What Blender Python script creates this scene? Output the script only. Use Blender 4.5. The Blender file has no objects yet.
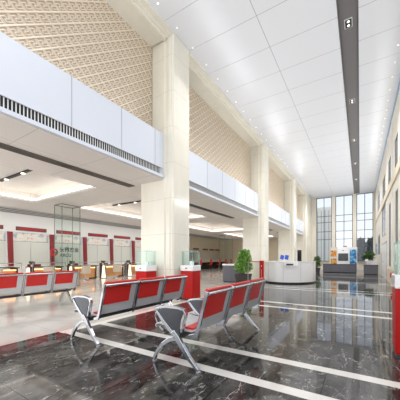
import bpy, bmesh, math, random
from mathutils import Vector, Matrix
random.seed(7)
SC = bpy.context.scene
C = bpy.context.collection
PI = math.pi

# ------------------------------------------------------------------ materials
def lin(c):
    return tuple(((v/255)/12.92 if v/255 <= .04045 else ((v/255+.055)/1.055)**2.4) for v in c) + (1,)

class NT:
    def __init__(s, m): s.m = m; s.t = m.node_tree; s.n = s.t.nodes; s.l = s.t.links
    def new(s, ty, **k):
        o = s.n.new(ty)
        for a, v in k.items(): setattr(o, a, v)
        return o
    def put(s, sock, v):
        if hasattr(v, 'is_linked'): s.l.new(v, sock)
        else: sock.default_value = v
    def math(s, op, a, b=None, c=None, clamp=False):
        o = s.new('ShaderNodeMath', operation=op); o.use_clamp = clamp
        s.put(o.inputs[0], a)
        if b is not None: s.put(o.inputs[1], b)
        if c is not None: s.put(o.inputs[2], c)
        return o.outputs[0]
    def mix(s, f, a, b):
        o = s.new('ShaderNodeMix', data_type='RGBA')
        s.put(o.inputs[0], f); s.put(o.inputs[6], a); s.put(o.inputs[7], b)
        return o.outputs[2]
    def xyz(s):
        g = s.new('ShaderNodeNewGeometry'); x = s.new('ShaderNodeSeparateXYZ')
        s.l.new(g.outputs['Position'], x.inputs[0]); return g.outputs['Position'], x.outputs[0], x.outputs[1], x.outputs[2]
    def line(s, v, pitch, off, w):      # 1 near v = off + k*pitch
        a = s.math('ADD', v, -off + pitch*200 + pitch/2)
        a = s.math('MODULO', a, pitch)
        a = s.math('ABSOLUTE', s.math('ADD', a, -pitch/2))
        return s.math('LESS_THAN', a, w/2)
    def band(s, v, lo, hi):
        return s.math('MULTIPLY', s.math('GREATER_THAN', v, lo), s.math('LESS_THAN', v, hi))

def base_mat(name, rgb, rough=.5, metal=0, spec=.5, coat=0):
    m = bpy.data.materials.new(name); m.use_nodes = True
    b = m.node_tree.nodes['Principled BSDF']
    b.inputs['Base Color'].default_value = lin(rgb); b.inputs['Roughness'].default_value = rough
    b.inputs['Metallic'].default_value = metal; b.inputs['Specular IOR Level'].default_value = spec
    b.inputs['Coat Weight'].default_value = coat
    return m, NT(m), b

def mat(name, rgb, rough=.5, metal=0, spec=.5, var=.06, scale=8, coat=0):
    m, t, b = base_mat(name, rgb, rough, metal, spec, coat)
    tc = t.new('ShaderNodeTexCoord'); n = t.new('ShaderNodeTexNoise'); n.inputs['Scale'].default_value = scale
    n.inputs['Detail'].default_value = 3
    t.l.new(tc.outputs['Object'], n.inputs['Vector'])
    c = lin(rgb); lo = tuple(v*(1-var) for v in c[:3])+(1,); hi = tuple(min(1, v*(1+var)) for v in c[:3])+(1,)
    t.l.new(t.mix(n.outputs['Fac'], lo, hi), b.inputs['Base Color'])
    return m

def emit(name, rgb, st):
    m = bpy.data.materials.new(name); m.use_nodes = True
    b = m.node_tree.nodes['Principled BSDF']; b.inputs['Base Color'].default_value = lin(rgb)
    b.inputs['Emission Color'].default_value = lin(rgb); b.inputs['Emission Strength'].default_value = st
    return m

def glass(name, tint=(252, 254, 253), refl=1.0):
    m = bpy.data.materials.new(name); m.use_nodes = True; t = NT(m)
    t.n.remove(t.n['Principled BSDF']); out = t.n['Material Output']
    tr = t.new('ShaderNodeBsdfTransparent'); tr.inputs[0].default_value = lin(tint)
    gl = t.new('ShaderNodeBsdfGlossy'); gl.inputs['Roughness'].default_value = .02
    lw = t.new('ShaderNodeLayerWeight'); lw.inputs[0].default_value = .5
    fac = t.math('ADD', t.math('MULTIPLY', t.math('POWER', lw.outputs['Facing'], 4), .55), .035)
    mx = t.new('ShaderNodeMixShader')
    t.l.new(t.math('MULTIPLY', fac, refl, clamp=True), mx.inputs[0])
    t.l.new(tr.outputs[0], mx.inputs[1]); t.l.new(gl.outputs[0], mx.inputs[2]); t.l.new(mx.outputs[0], out.inputs[0])
    return m

def marble_dark():
    m, t, b = base_mat('dark_marble', (60, 60, 60), .05, 0, .5); b.inputs['IOR'].default_value = 1.33
    pos, x, y, z = t.xyz()
    # tile-wise brightness
    fx = t.math('FLOOR', t.math('DIVIDE', t.math('ADD', x, 1.22+90), .9)); fy = t.math('FLOOR', t.math('DIVIDE', t.math('ADD', y, -3.3+90), 1.4))
    cmb = t.new('ShaderNodeCombineXYZ'); t.put(cmb.inputs[0], fx); t.put(cmb.inputs[1], fy)
    wn = t.new('ShaderNodeTexWhiteNoise', noise_dimensions='3D'); t.l.new(cmb.outputs[0], wn.inputs['Vector'])
    off = t.new('ShaderNodeVectorMath', operation='MULTIPLY_ADD')
    t.l.new(wn.outputs['Color'], off.inputs[0]); off.inputs[1].default_value = (7, 7, 7); t.l.new(pos, off.inputs[2])
    n1 = t.new('ShaderNodeTexNoise'); n1.inputs['Scale'].default_value = 3.2; n1.inputs['Detail'].default_value = 10; n1.inputs['Roughness'].default_value = .72
    n1.inputs['Distortion'].default_value = .5
    mp = t.new('ShaderNodeMapping'); mp.inputs['Rotation'].default_value = (0, 0, .6); mp.inputs['Scale'].default_value = (1, .55, 1); t.l.new(off.outputs[0], mp.inputs[0])
    t.l.new(mp.outputs[0], n1.inputs['Vector'])
    r = t.new('ShaderNodeValToRGB'); r.color_ramp.elements[0].position = .36; r.color_ramp.elements[0].color = lin((18, 17, 17))
    r.color_ramp.elements[1].position = .68; r.color_ramp.elements[1].color = lin((96, 93, 90))
    t.l.new(n1.outputs['Fac'], r.inputs[0])
    # veins
    vm = None
    for sc, w, rot in ((1.5, .006, .5), (2.6, .006, -.9), (4.5, .010, 1.6)):
        m2 = t.new('ShaderNodeMapping'); m2.inputs['Rotation'].default_value = (0, 0, rot); m2.inputs['Scale'].default_value = (1, .4, 1); t.l.new(off.outputs[0], m2.inputs[0])
        n = t.new('ShaderNodeTexNoise'); n.inputs['Scale'].default_value = sc; n.inputs['Detail'].default_value = 6; n.inputs['Roughness'].default_value = .55
        t.l.new(m2.outputs[0], n.inputs['Vector'])
        a = t.math('ABSOLUTE', t.math('ADD', n.outputs['Fac'], -.5))
        v = t.math('SUBTRACT', 1, t.math('DIVIDE', a, w), clamp=True)
        msk = t.new('ShaderNodeTexNoise'); msk.inputs['Scale'].default_value = sc*1.8; t.l.new(off.outputs[0], msk.inputs['Vector'])
        v = t.math('MULTIPLY', v, t.math('MULTIPLY', t.math('ADD', msk.outputs['Fac'], -.52, clamp=True), 9, clamp=True))
        vm = v if vm is None else t.math('MAXIMUM', vm, v)
    col = t.mix(t.math('MULTIPLY', vm, .8), r.outputs[0], lin((196, 192, 186)))
    # joints
    j = t.math('MAXIMUM', t.line(x, .9, -1.22, .012), t.line(y, 4.2, 3.96, .012))
    j = t.math('MAXIMUM', j, t.line(y, 4.2, 5.36, .012))
    col = t.mix(t.math('MULTIPLY', j, .8), col, lin((24, 24, 24)))
    # white stone stripes: pairs across the hall and the border along the left
    st = t.band(x, -4.5, -4.34)
    for k in range(7):
        y0 = 2.52+4.23*k
        st = t.math('MAXIMUM', st, t.math('MAXIMUM', t.band(y, y0, y0+.15), t.band(y, y0+.7, y0+.85)))
    st = t.math('MULTIPLY', st, t.math('GREATER_THAN', y, 2.5))
    col = t.mix(st, col, lin((226, 222, 216)))
    t.l.new(col, b.inputs['Base Color'])
    return m

def marble_light():
    m, t, b = base_mat('light_marble', (196, 191, 185), .09, 0, .5)
    pos, x, y, z = t.xyz()
    n1 = t.new('ShaderNodeTexNoise'); n1.inputs['Scale'].default_value = 1.2; n1.inputs['Detail'].default_value = 7; n1.inputs['Distortion'].default_value = 1
    t.l.new(pos, n1.inputs['Vector'])
    r = t.new('ShaderNodeValToRGB'); r.color_ramp.elements[0].position = .3; r.color_ramp.elements[0].color = lin((186, 180, 173))
    r.color_ramp.elements[1].position = .7; r.color_ramp.elements[1].color = lin((214, 210, 205))
    t.l.new(n1.outputs['Fac'], r.inputs[0])
    j = t.math('MAXIMUM', t.line(x, 1.2, -4.5, .012), t.line(y, 1.2, 2.5, .012))
    t.l.new(t.mix(t.math('MULTIPLY', j, .5), r.outputs[0], lin((140, 134, 128))), b.inputs['Base Color'])
    return m

def marble_cream():
    m, t, b = base_mat('cream_stone', (232, 226, 212), .16, 0, .5)
    pos, x, y, z = t.xyz()
    mp = t.new('ShaderNodeMapping'); mp.inputs['Scale'].default_value = (1, 1, .35); t.l.new(pos, mp.inputs[0])
    n1 = t.new('ShaderNodeTexNoise'); n1.inputs['Scale'].default_value = 2.2; n1.inputs['Detail'].default_value = 6; n1.inputs['Distortion'].default_value = 1.5
    t.l.new(mp.outputs[0], n1.inputs['Vector'])
    r = t.new('ShaderNodeValToRGB'); r.color_ramp.elements[0].position = .3; r.color_ramp.elements[0].color = lin((230, 225, 210))
    r.color_ramp.elements[1].position = .7; r.color_ramp.elements[1].color = lin((236, 231, 218))
    t.l.new(n1.outputs['Fac'], r.inputs[0])
    j = t.line(z, 1.1, .95, .012)
    t.l.new(t.mix(t.math('MULTIPLY', j, .45), r.outputs[0], lin((170, 160, 140))), b.inputs['Base Color'])
    return m

def ceiling_mat():
    m, t, b = base_mat('ceiling_panel', (232, 233, 237), .28, 0, .5)
    pos, x, y, z = t.xyz()
    inner = t.band(x, -4.2, .86)
    j = t.math('MAXIMUM', t.line(y, 1.27, 7.04, .013), t.math('MULTIPLY', t.line(x, 30, -2.5, .016), 1.0))
    # joints run out on the borders with a half-tile shift
    jb = t.line(y, 1.27, 7.04, .009)
    j = t.math('ADD', t.math('MULTIPLY', j, inner), t.math('MULTIPLY', jb, t.math('SUBTRACT', 1, inner)), clamp=True)
    t.l.new(t.mix(t.math('MULTIPLY', j, .75), lin((228, 229, 233)), lin((120, 120, 124))), b.inputs['Base Color'])
    return m

def ceiling_low_mat():
    m, t, b = base_mat('low_ceiling', (226, 222, 218), .35, 0, .4)
    pos, x, y, z = t.xyz()
    j = t.math('MAXIMUM', t.line(x, 1.6, -7.8, .014), t.line(y, 1.6, 4.1, .014))
    t.l.new(t.mix(t.math('MULTIPLY', j, .5), lin((226, 222, 218)), lin((130, 126, 122))), b.inputs['Base Color'])
    return m

def poster_mat(name, cols, scale):
    m, t, b = base_mat(name, (200, 200, 200), .4)
    tc = t.new('ShaderNodeTexCoord'); v = t.new('ShaderNodeTexNoise'); v.inputs['Scale'].default_value = scale; v.inputs['Detail'].default_value = 2
    t.l.new(tc.outputs['Object'], v.inputs['Vector'])
    r = t.new('ShaderNodeValToRGB'); r.color_ramp.interpolation = 'CONSTANT' if len(cols) > 4 else 'LINEAR'
    e = r.color_ramp.elements
    while len(e) < len(cols): e.new(.5)
    for i, c in enumerate(cols): e[i].position = .3+.4*i/(len(cols)-1); e[i].color = lin(c)
    t.l.new(v.outputs['Fac'], r.inputs[0]); t.l.new(r.outputs[0], b.inputs['Base Color'])
    return m

def leaf_mat(name, a, b_):
    m, t, b = base_mat(name, a, .45)
    tc = t.new('ShaderNodeTexCoord'); v = t.new('ShaderNodeTexNoise'); v.inputs['Scale'].default_value = 14
    t.l.new(tc.outputs['Object'], v.inputs['Vector'])
    r = t.new('ShaderNodeValToRGB'); r.color_ramp.elements[0].position = .35; r.color_ramp.elements[0].color = lin(a)
    r.color_ramp.elements[1].position = .65; r.color_ramp.elements[1].color = lin(b_)
    t.l.new(v.outputs['Fac'], r.inputs[0]); t.l.new(r.outputs[0], b.inputs['Base Color'])
    return m

def perf_mat():   # perforated grey metal sheet
    m, t, b = base_mat('perforated_metal', (205, 208, 210), .35, .35)
    tc = t.new('ShaderNodeTexCoord'); v = t.new('ShaderNodeTexVoronoi'); v.inputs['Scale'].default_value = 70; v.inputs['Randomness'].default_value = 0
    t.l.new(tc.outputs['Object'], v.inputs['Vector'])
    f = t.math('LESS_THAN', v.outputs['Distance'], .2)
    t.l.new(t.mix(t.math('MULTIPLY', f, .35), lin((206, 209, 211)), lin((80, 82, 84))), b.inputs['Base Color'])
    return m

M = dict(
    dark=marble_dark(), light=marble_light(), cream=marble_cream(), ceil=ceiling_mat(), lowceil=ceiling_low_mat(),
    fascia=mat('fascia_panel', (222, 227, 238), .3, var=.01), white=mat('white_paint', (236, 236, 236), .35, var=.02),
    whitegloss=mat('white_lacquer', (246, 245, 245), .15, var=.015, coat=.3),
    joint=mat('joint', (150, 152, 160), .6), black=mat('black_metal', (22, 22, 24), .5), dgrey=mat('dark_grey', (62, 60, 60), .5),
    strip=mat('bronze_strip', (116, 112, 112), .35, .1, var=.03), grey=mat('grey_laminate', (100, 101, 110), .45, var=.03),
    lattice=mat('champagne_lattice', (244, 230, 210), .35, .1, var=.03), latback=mat('lattice_back', (186, 170, 150), .5, var=.04),
    wall=mat('cream_wall', (228, 221, 207), .5, var=.02), wallw=mat('white_wall', (232, 231, 228), .5, var=.02), beige=mat('beige_wall', (224, 211, 188), .5, var=.03),
    red=mat('red_lacquer', (182, 14, 10), .42, spec=.3, var=.03), redpad=mat('red_pu', (204, 38, 34), .38, var=.05), darkred=mat('dark_red_board', (122, 20, 28), .4, var=.05),
    curtain=mat('red_curtain', (134, 34, 40), .6, var=.12, scale=20),
    chrome=mat('chrome', (182, 184, 189), .09, 1, var=.02), alum=mat('aluminium', (205, 206, 208), .25, .85, var=.02), perf=perf_mat(),
    darksteel=mat('dark_steel', (84, 86, 92), .3, .8, var=.04), lightblade=mat('light_blade', (190, 188, 186), .5), plate=mat('smoked_steel_plate', (84, 86, 90), .14, .9, var=.02), steel=mat('thin_steel', (140, 138, 136), .3, .8),  # plate is chrome with the dark floor reflection put into its colour
    frame=mat('window_frame', (84, 88, 96), .4, .3), rubber=mat('rubber', (30, 30, 30), .7),
    glass=glass('clear_glass', refl=.28), wglass=glass('window_glass', (250, 252, 254), .8), cglass=glass('cyan_edged_glass', (249, 254, 253), .6),
    cyan=mat('glass_edge', (172, 212, 206), .2), frost=mat('frosted_panel', (214, 216, 208), .3, var=.02),
    wood=mat('lit_wood', (206, 150, 96), .4, var=.12), beigechair=mat('beige_fabric', (196, 184, 168), .7, var=.05),
    pot=mat('dark_pot', (52, 46, 42), .5, var=.1), soil=mat('soil', (50, 38, 28), .9, var=.3), stem=mat('stem', (90, 80, 50), .7),
    leaf=leaf_mat('leaf', (66, 118, 40), (150, 196, 90)), leafd=leaf_mat('dark_leaf', (40, 74, 32), (84, 120, 56)),
    tree=leaf_mat('tree_leaf', (46, 60, 64), (88, 104, 104)), bark=mat('bark', (70, 62, 56), .8),
    screen=mat('tv_screen', (22, 28, 34), .12, var=.3, scale=3), blue=mat('blue_card', (36, 84, 190), .4, var=.1),
    bluep=poster_mat('blue_poster', [(20, 70, 130), (60, 140, 200), (170, 220, 240)], 5), orangep=poster_mat('orange_poster', [(150, 50, 30), (220, 140, 50), (235, 210, 140)], 7),
    newsp=poster_mat('notice_board', [(196, 204, 216), (170, 180, 200), (222, 218, 206), (228, 224, 214), (214, 176, 166), (216, 208, 170)], 2.2),
    logo_r=mat('logo_red', (196, 34, 40), .4), logo_g=mat('logo_green', (20, 110, 70), .4), ink=mat('dark_ink', (48, 56, 58), .5),
    letter=mat('pale_letter', (226, 200, 190), .5),
    lamp=emit('lamp', (255, 246, 232), 3), pin=emit('pin_lamp', (255, 250, 240), 1.6), cove=emit('cove_led', (255, 247, 235), 2.4), warm=emit('desk_glow', (255, 190, 120), 7), cone=emit('cone_lamp', (255, 236, 205), .8),
    ground=mat('paving', (170, 170, 172), .8, var=.1, scale=1), facade=mat('cream_facade', (247, 243, 230), .7, var=.03), dbrown=mat('dark_brown', (66, 54, 48), .5, var=.1),
)

# ------------------------------------------------------------------ mesh helpers
class MB:
    def __init__(s): s.bm = bmesh.new()
    def box(s, x0, x1, y0, y1, z0, z1):
        v = [s.bm.verts.new(p) for p in ((x0,y0,z0),(x1,y0,z0),(x1,y1,z0),(x0,y1,z0),(x0,y0,z1),(x1,y0,z1),(x1,y1,z1),(x0,y1,z1))]
        for f in ((3,2,1,0),(4,5,6,7),(0,1,5,4),(1,2,6,5),(2,3,7,6),(3,0,4,7)): s.bm.faces.new([v[i] for i in f])
        return s
    def prism(s, pts, a, b, axis='z'):    # polygon extruded along an axis from a to b
        def P(p, w):
            return {'z': (p[0], p[1], w), 'y': (p[0], w, p[1]), 'x': (w, p[0], p[1])}[axis]
        lo = [s.bm.verts.new(P(p, a)) for p in pts]; hi = [s.bm.verts.new(P(p, b)) for p in pts]
        n = len(pts); s.bm.faces.new(lo); s.bm.faces.new(hi[::-1])
        for i in range(n): s.bm.faces.new((lo[i], hi[i], hi[(i+1) % n], lo[(i+1) % n]))
        return s
    def sheet(s, pts, th, y0, y1):        # polyline in XZ thickened and extruded in Y
        n = len(pts); up = []; dn = []
        for i, p in enumerate(pts):
            a = pts[max(0, i-1)]; b = pts[min(n-1, i+1)]
            dx, dz = b[0]-a[0], b[1]-a[1]; L = math.hypot(dx, dz) or 1
            t = th[i] if isinstance(th, (list, tuple)) else th
            nx, nz = -dz/L*t/2, dx/L*t/2
            up.append((p[0]+nx, p[1]+nz)); dn.append((p[0]-nx, p[1]-nz))
        return s.prism(up+dn[::-1], y0, y1, 'y')
    def tube(s, pts, r, n=10, caps=True):
        rings = []; pts = [Vector(p) for p in pts]
        for i, p in enumerate(pts):
            d = (pts[min(len(pts)-1, i+1)]-pts[max(0, i-1)]).normalized()
            u = d.cross(Vector((0, 0, 1)))
            if u.length < .05: u = d.cross(Vector((0, 1, 0)))
            u.normalize(); w = d.cross(u); rr = r[i] if isinstance(r, (list, tuple)) else r
            rings.append([s.bm.verts.new(p+u*rr*math.cos(2*PI*k/n)+w*rr*math.sin(2*PI*k/n)) for k in range(n)])
        for a, b in zip(rings, rings[1:]):
            for k in range(n): s.bm.faces.new((a[k], a[(k+1) % n], b[(k+1) % n], b[k]))
        if caps: s.bm.faces.new(rings[0][::-1]); s.bm.faces.new(rings[-1])
        return s
    def lathe(s, prof, cx=0, cy=0, n=20):
        return s.tube([(cx, cy, z) for r, z in prof], [r for r, z in prof], n)
    def quad(s, a, b, c, d):
        s.bm.faces.new([s.bm.verts.new(p) for p in (a, b, c, d)]); return s
    def build(s, name, m, parent=None, bevel=0, smooth=False, label=None):
        bmesh.ops.recalc_face_normals(s.bm, faces=s.bm.faces[:])
        me = bpy.data.meshes.new(name); s.bm.to_mesh(me); s.bm.free()
        me.materials.append(M[m] if isinstance(m, str) else m)
        if smooth:
            for p in me.polygons: p.use_smooth = True
            me.set_sharp_from_angle(angle=math.radians(40))
        o = bpy.data.objects.new(name, me); C.objects.link(o)
        if parent: o.parent = parent
        if bevel:
            b = o.modifiers.new('b', 'BEVEL'); b.width = bevel; b.segments = 2; b.limit_method = 'ANGLE'
        if label: o['label'] = label
        return o

def tag(o, label, cat, group=None, kind=None):
    o['label'] = label; o['category'] = cat
    if group: o['group'] = group
    if kind: o['kind'] = kind
    return o
def thing(name, loc, label, cat, group=None, rz=0):
    o = bpy.data.objects.new(name, None); C.objects.link(o); o.location = loc; o.rotation_euler = (0, 0, rz)
    return tag(o, label, cat, group)
def struct(o): o['kind'] = 'structure'; return o
def copy_tree(o, parent=None):
    c = o.copy(); C.objects.link(c)
    if parent: c.parent = parent
    for ch in list(o.children): copy_tree(ch, c)
    return c
def dup(o, loc, label, rz=None):
    c = copy_tree(o); c.location = loc; c['label'] = label
    if rz is not None: c.rotation_euler = (0, 0, rz)
    return c
def text_mesh(name, txt, size, m, parent, loc, rot, ext=.004, font=None):
    cu = bpy.data.curves.new(name, 'FONT'); cu.body = txt; cu.size = size; cu.offset = size*.02; cu.extrude = ext; cu.align_x = 'CENTER'; cu.align_y = 'CENTER'
    t = bpy.data.objects.new(name, cu); C.objects.link(t)
    bpy.context.view_layer.update()
    me = bpy.data.meshes.new_from_object(t.evaluated_get(bpy.context.evaluated_depsgraph_get()))
    bpy.data.objects.remove(t)
    me.materials.clear(); me.materials.append(M[m])
    o = bpy.data.objects.new(name, me); C.objects.link(o); o.location = loc; o.rotation_euler = rot
    if parent: o.parent = parent
    return o
FACE_X = (PI/2, 0, PI/2)      # lettering that faces +X

# ------------------------------------------------------------------ shell
XC = -4.83; XR = 1.34; ZC = 8.2; ZL = 3.76; YB = 32.3; Y0 = -3.5
struct(MB().box(-4.5, XR+.3, Y0, YB+.3, -.1, 0).build('floor', 'dark'))
struct(MB().box(-18, -4.5, Y0, YB+.3, -.1, 0).build('floor', 'light'))

def slab(x0, x1, y0, y1, z0, z1, holes):
    xs = sorted({x0, x1, *[h[0] for h in holes], *[h[1] for h in holes]}); ys = sorted({y0, y1, *[h[2] for h in holes], *[h[3] for h in holes]})
    b = MB()
    for xa, xb in zip(xs, xs[1:]):
        for ya, yb in zip(ys, ys[1:]):
            cx, cy = (xa+xb)/2, (ya+yb)/2
            if any(h[0] < cx < h[1] and h[2] < cy < h[3] for h in holes): continue
            b.box(xa, xb, ya, yb, z0, z1)
    return b
struct(slab(XC-.9, XR+.3, Y0, YB+.3, ZC, ZC+.15, [(-.53, -.05, Y0, YB)]).build('ceiling', 'ceil'))
st = struct(MB().box(-.53, -.05, Y0, YB, ZC+.05, ZC+.15).box(-.545, -.53, Y0, YB, ZC-.005, ZC+.05).box(-.05, -.035, Y0, YB, ZC-.005, ZC+.05).build('ceiling', 'strip'))

# low ceiling of the side hall with four lit coves
coves = [(-12.2, -7.8, .6, 5.7), (-11.9, -7.8, 7.5, 13.3), (-11.9, -8.3, 15.0, 21.3), (-11.9, -8.3, 23.0, 30.0)]
struct(slab(-18, -5.2, Y0, YB, ZL, ZL+.08, coves).build('ceiling', 'lowceil'))
b = MB(); w = .3
for (a, c, d, e) in coves:
    b.box(a-w, c+w, d-w, e+w, ZL+.42, ZL+.46)
    b.box(a-w-.03, a-w, d-w, e+w, ZL+.08, ZL+.46).box(c+w, c+w+.03, d-w, e+w, ZL+.08, ZL+.46)
    b.box(a-w, c+w, d-w-.03, d-w, ZL+.08, ZL+.46).box(a-w, c+w, e+w, e+w+.03, ZL+.08, ZL+.46)
struct(b.build('ceiling', 'lowceil'))
for i, (a, c, d, e) in enumerate(coves):
    b = MB(); z0, z1 = ZL+.10, ZL+.17; g = .06; k = .14
    b.box(a-k, a-k+g, d-.1, e+.1, z0, z1).box(c+k-g, c+k, d-.1, e+.1, z0, z1)
    b.box(a-.1, c+.1, d-k, d-k+g, z0, z1).box(a-.1, c+.1, e+k-g, e+k, z0, z1)
    tag(b.build('cove_light', 'cove'), ['warm cove light around the ceiling recess nearest the camera', 'warm cove light around the ceiling recess before the first column',
        'warm cove light around the recess seen past the first column', 'warm cove light around the farthest ceiling recess'][i], 'light', 'cove lights in the low ceiling')

# walls of the side hall and the back
struct(MB().box(-18, -17.7, Y0, YB, 0, ZL).build('wall_left', 'beige'))
struct(MB().box(-18, -5, YB, YB+.3, 0, 9).build('wall_end', 'beige'))
struct(MB().box(-5.9, -5.7, Y0, YB, ZL+.55, ZC+.1).build('wall_left', 'latback'))

# columns
def column(y0, y1, label):
    xs = -6.2; e = .05
    p = [(xs, y0+e), (-5.22, y0+e), (-5.22, y0), (-5.16, y0), (-5.13, y0+.035), (-5.06, y0+.035), (-5.03, y0), (-4.95, y0), (-4.93, y0+.025), (-4.88, y0+.025), (XC, y0+.07)]
    q = [(x, y0+y1-y) for x, y in p][::-1]
    o = MB().prism(p+q, 0, ZC, 'z').build('column', 'cream')
    return tag(o, label, 'column', 'stone columns along the hall')
cols = [(6.16, 7.12), (14.9, 15.86), (23.1, 24.1), (29.2, YB)]
for (a, c), l in zip(cols, ['nearest tall cream marble column, between the two red display cabinets', 'tall cream marble column standing behind the leafy potted plant',
                            'tall cream marble column rising directly behind the curved reception desk', 'farthest cream marble pier, in the corner beside the tall end windows']):
    column(a, c, l)

# upper bays: head moulding, lattice, fascia, grille
bays = [(-3.2, 6.16), (7.12, 14.9), (15.86, 23.1), (24.1, 29.2)]
bay_name = ['nearest bay', 'bay just past the first column', 'bay above the reception desk', 'farthest bay']
for i, (ya, yb) in enumerate(bays):
    struct(MB().box(-5.7, -5.2, ya, yb, 8.08, ZC).box(-5.2, -5.08, ya, yb, 8.03, ZC).box(-5.08, -4.98, ya, yb, 8.08, ZC).box(-4.98, XC, ya, yb, 8.12, ZC).build('trim_%d' % (i+1), 'cream'))
    f = struct(MB().box(-5.7, -5.18, ya, yb, 4.08, 5.15).box(-5.7, -5.22, ya, yb, 3.84, 4.08).box(-5.7, -5.14, ya, yb, 3.78, 3.86).build('trim_%d' % (i+5), 'fascia'))
    j = MB(); y = 3.16 if i == 0 else ya+.5
    ys = [3.16-1.38, 3.16, 4.5, 5.76, .4, -.98] if i == 0 else [ya+.4+1.33*k for k in range(int((yb-ya-.4)/1.33)+1)]
    for y in ys: j.box(-5.181, -5.177, y-.006, y+.006, 4.09, 5.15)
    j.build('panel_joint', 'joint', f)
    g = thing('air_grille', (0, (ya+yb)/2, 3.86), 'black slatted grille under the white fascia, '+bay_name[i], 'air grille', 'air grilles under the white fascia')
    yc = (ya+yb)/2; L = yb-ya-.3
    MB().box(-5.219, -5.2, -L/2, L/2, .01, .21).build('backing', 'black', g)
    s_ = MB(); n = int(L/.062)
    for k in range(n): yy = -L/2+(k+.5)*L/n; s_.box(-5.2, -5.195, yy-.009, yy+.009, .012, .205)
    s_.build('slats', 'white', g)
    MB().box(-5.2, -5.165, -L/2, L/2, .2, .215).box(-5.2, -5.165, -L/2, L/2, 0, .012).build('frame', 'alum', g)
    # lattice of rails, diagonals and stepped fret pieces
    la = thing('lattice_screen', (-5.7, yc, 5.15), 'champagne metal fretwork screen high on the wall in the '+bay_name[i], 'screen', 'fretwork screens above the fascia')
    b = MB(); H = 2.93; hl = (yb-ya)/2; ca, sa = math.cos(math.radians(39)), math.sin(math.radians(39)); SB, SA = .208, .218
    def bar(a0, b0, a1, b1, w_, d):          # a bar given in the two slanted directions of the fretwork, cut to the opening
        p = [((a0+b0)*ca, (a0-b0)*sa), ((a1+b1)*ca, (a1-b1)*sa)]
        t0, t1 = 0, 1; dy, dz = p[1][0]-p[0][0], p[1][1]-p[0][1]
        for q, r_ in ((-dy, p[0][0]+hl), (dy, hl-p[0][0]), (-dz, p[0][1]), (dz, H-p[0][1])):
            if abs(q) < 1e-9:
                if r_ < 0: return
            elif q < 0: t0 = max(t0, r_/q)
            else: t1 = min(t1, r_/q)
        if t1-t0 < 1e-3: return
        (y0_, z0_), (y1_, z1_) = [(p[0][0]+dy*t_, p[0][1]+dz*t_) for t_ in (t0, t1)]
        Ln = math.hypot(y1_-y0_, z1_-z0_)
        if Ln < .01: return
        ny, nz = -(z1_-z0_)/Ln*w_/2, (y1_-y0_)/Ln*w_/2
        b.prism([(y0_+ny, z0_+nz), (y1_+ny, z1_+nz), (y1_-ny, z1_-nz), (y0_-ny, z0_-nz)], .002, d, 'x')
    far = 14; na = int(far/SA); nb_ = int(far/SB)
    for k in range(-nb_, nb_): bar(-far, k*SB, far, k*SB, .030, .024)
    for k in range(-na, na):
        bar(k*SA, -far, k*SA, far, .014, .018); bar(k*SA+.036, -far, k*SA+.036, far, .012, .016)
    for ka in range(-na, na):
        for kb in range(-nb_, nb_):
            yy, zz = ((ka+.5)*SA+(kb+.5)*SB)*ca, ((ka+.5)*SA-(kb+.5)*SB)*sa
            if abs(yy) > hl+.2 or not -.2 < zz < H+.2: continue
            for (a0, b0, a1, b1) in (((.16, .28, .62, .28), (.36, .52, .86, .52), (.5, .76, 1, .76), (.62, .28, .62, .52), (.86, .52, .86, .3), (.4, .52, .4, .78)) if i < 2 else ((.2, .35, .8, .35), (.4, .7, 1, .7))):
                bar((ka+a0)*SA, (kb+b0)*SB, (ka+a1)*SA, (kb+b1)*SB, .014, .015)
    b.build('fretwork', 'lattice', la)

# slot diffusers of the low ceiling
def slot(name, x0, x1, y0, y1, n, label, along='y'):
    o = thing(name, ((x0+x1)/2, (y0+y1)/2, ZL-.013), label, 'air diffuser', 'linear air diffusers in the low ceiling')
    hx, hy = (x1-x0)/2, (y1-y0)/2
    MB().box(-hx, hx, -hy, hy, .0, .012).build('backing', 'black', o)
    s_ = MB(); wide = x1-x0 > 1; bw = .12 if wide else .012
    for k in range(n+1):
        if along == 'y':
            x = -hx+2*hx*k/n; s_.box(x-bw, x+bw, -hy, hy, -.012, .0)
        else:
            y = -hy+2*hy*k/n; s_.box(-hx, hx, y-.012, y+.012, -.02, .0)
    s_.build('blades', 'lightblade' if wide else 'steel', o); return o
slot('linear_diffuser', -6.75, -6.5, -2, 6.2, 4, 'black linear diffuser running in front of the first column')
slot('linear_diffuser', -6.75, -6.5, 8, 14.4, 4, 'black linear diffuser between the first and second columns')
slot('linear_diffuser', -6.75, -6.5, 16.5, 22.6, 4, 'black linear diffuser between the second and third columns')
slot('linear_diffuser', -6.75, -6.5, 24.8, 28.8, 3, 'short black linear diffuser before the farthest pier')
slot('linear_diffuser', -15.95, -14.5, 2, 31, 3, 'wide striped diffuser running above the row of teller windows')
for k, (x0, x1, y) in enumerate(((-11.3, -7.8, 4.12), (-11.4, -8.0, 9.3))):
    o = thing('track_light', (0, y, ZL+.40), ['black track light in the ceiling recess nearest the camera', 'black track light in the second ceiling recess'][k], 'track light')
    MB().box(x0, x1, -.05, .05, -.03, .018).build('rail', 'black', o)
    for x in (x0+.5, (x0+x1)/2, x1-.7): MB().lathe([(.06, -.05), (.06, -.03)], x, 0).build('lens', 'lamp', o)

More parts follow.
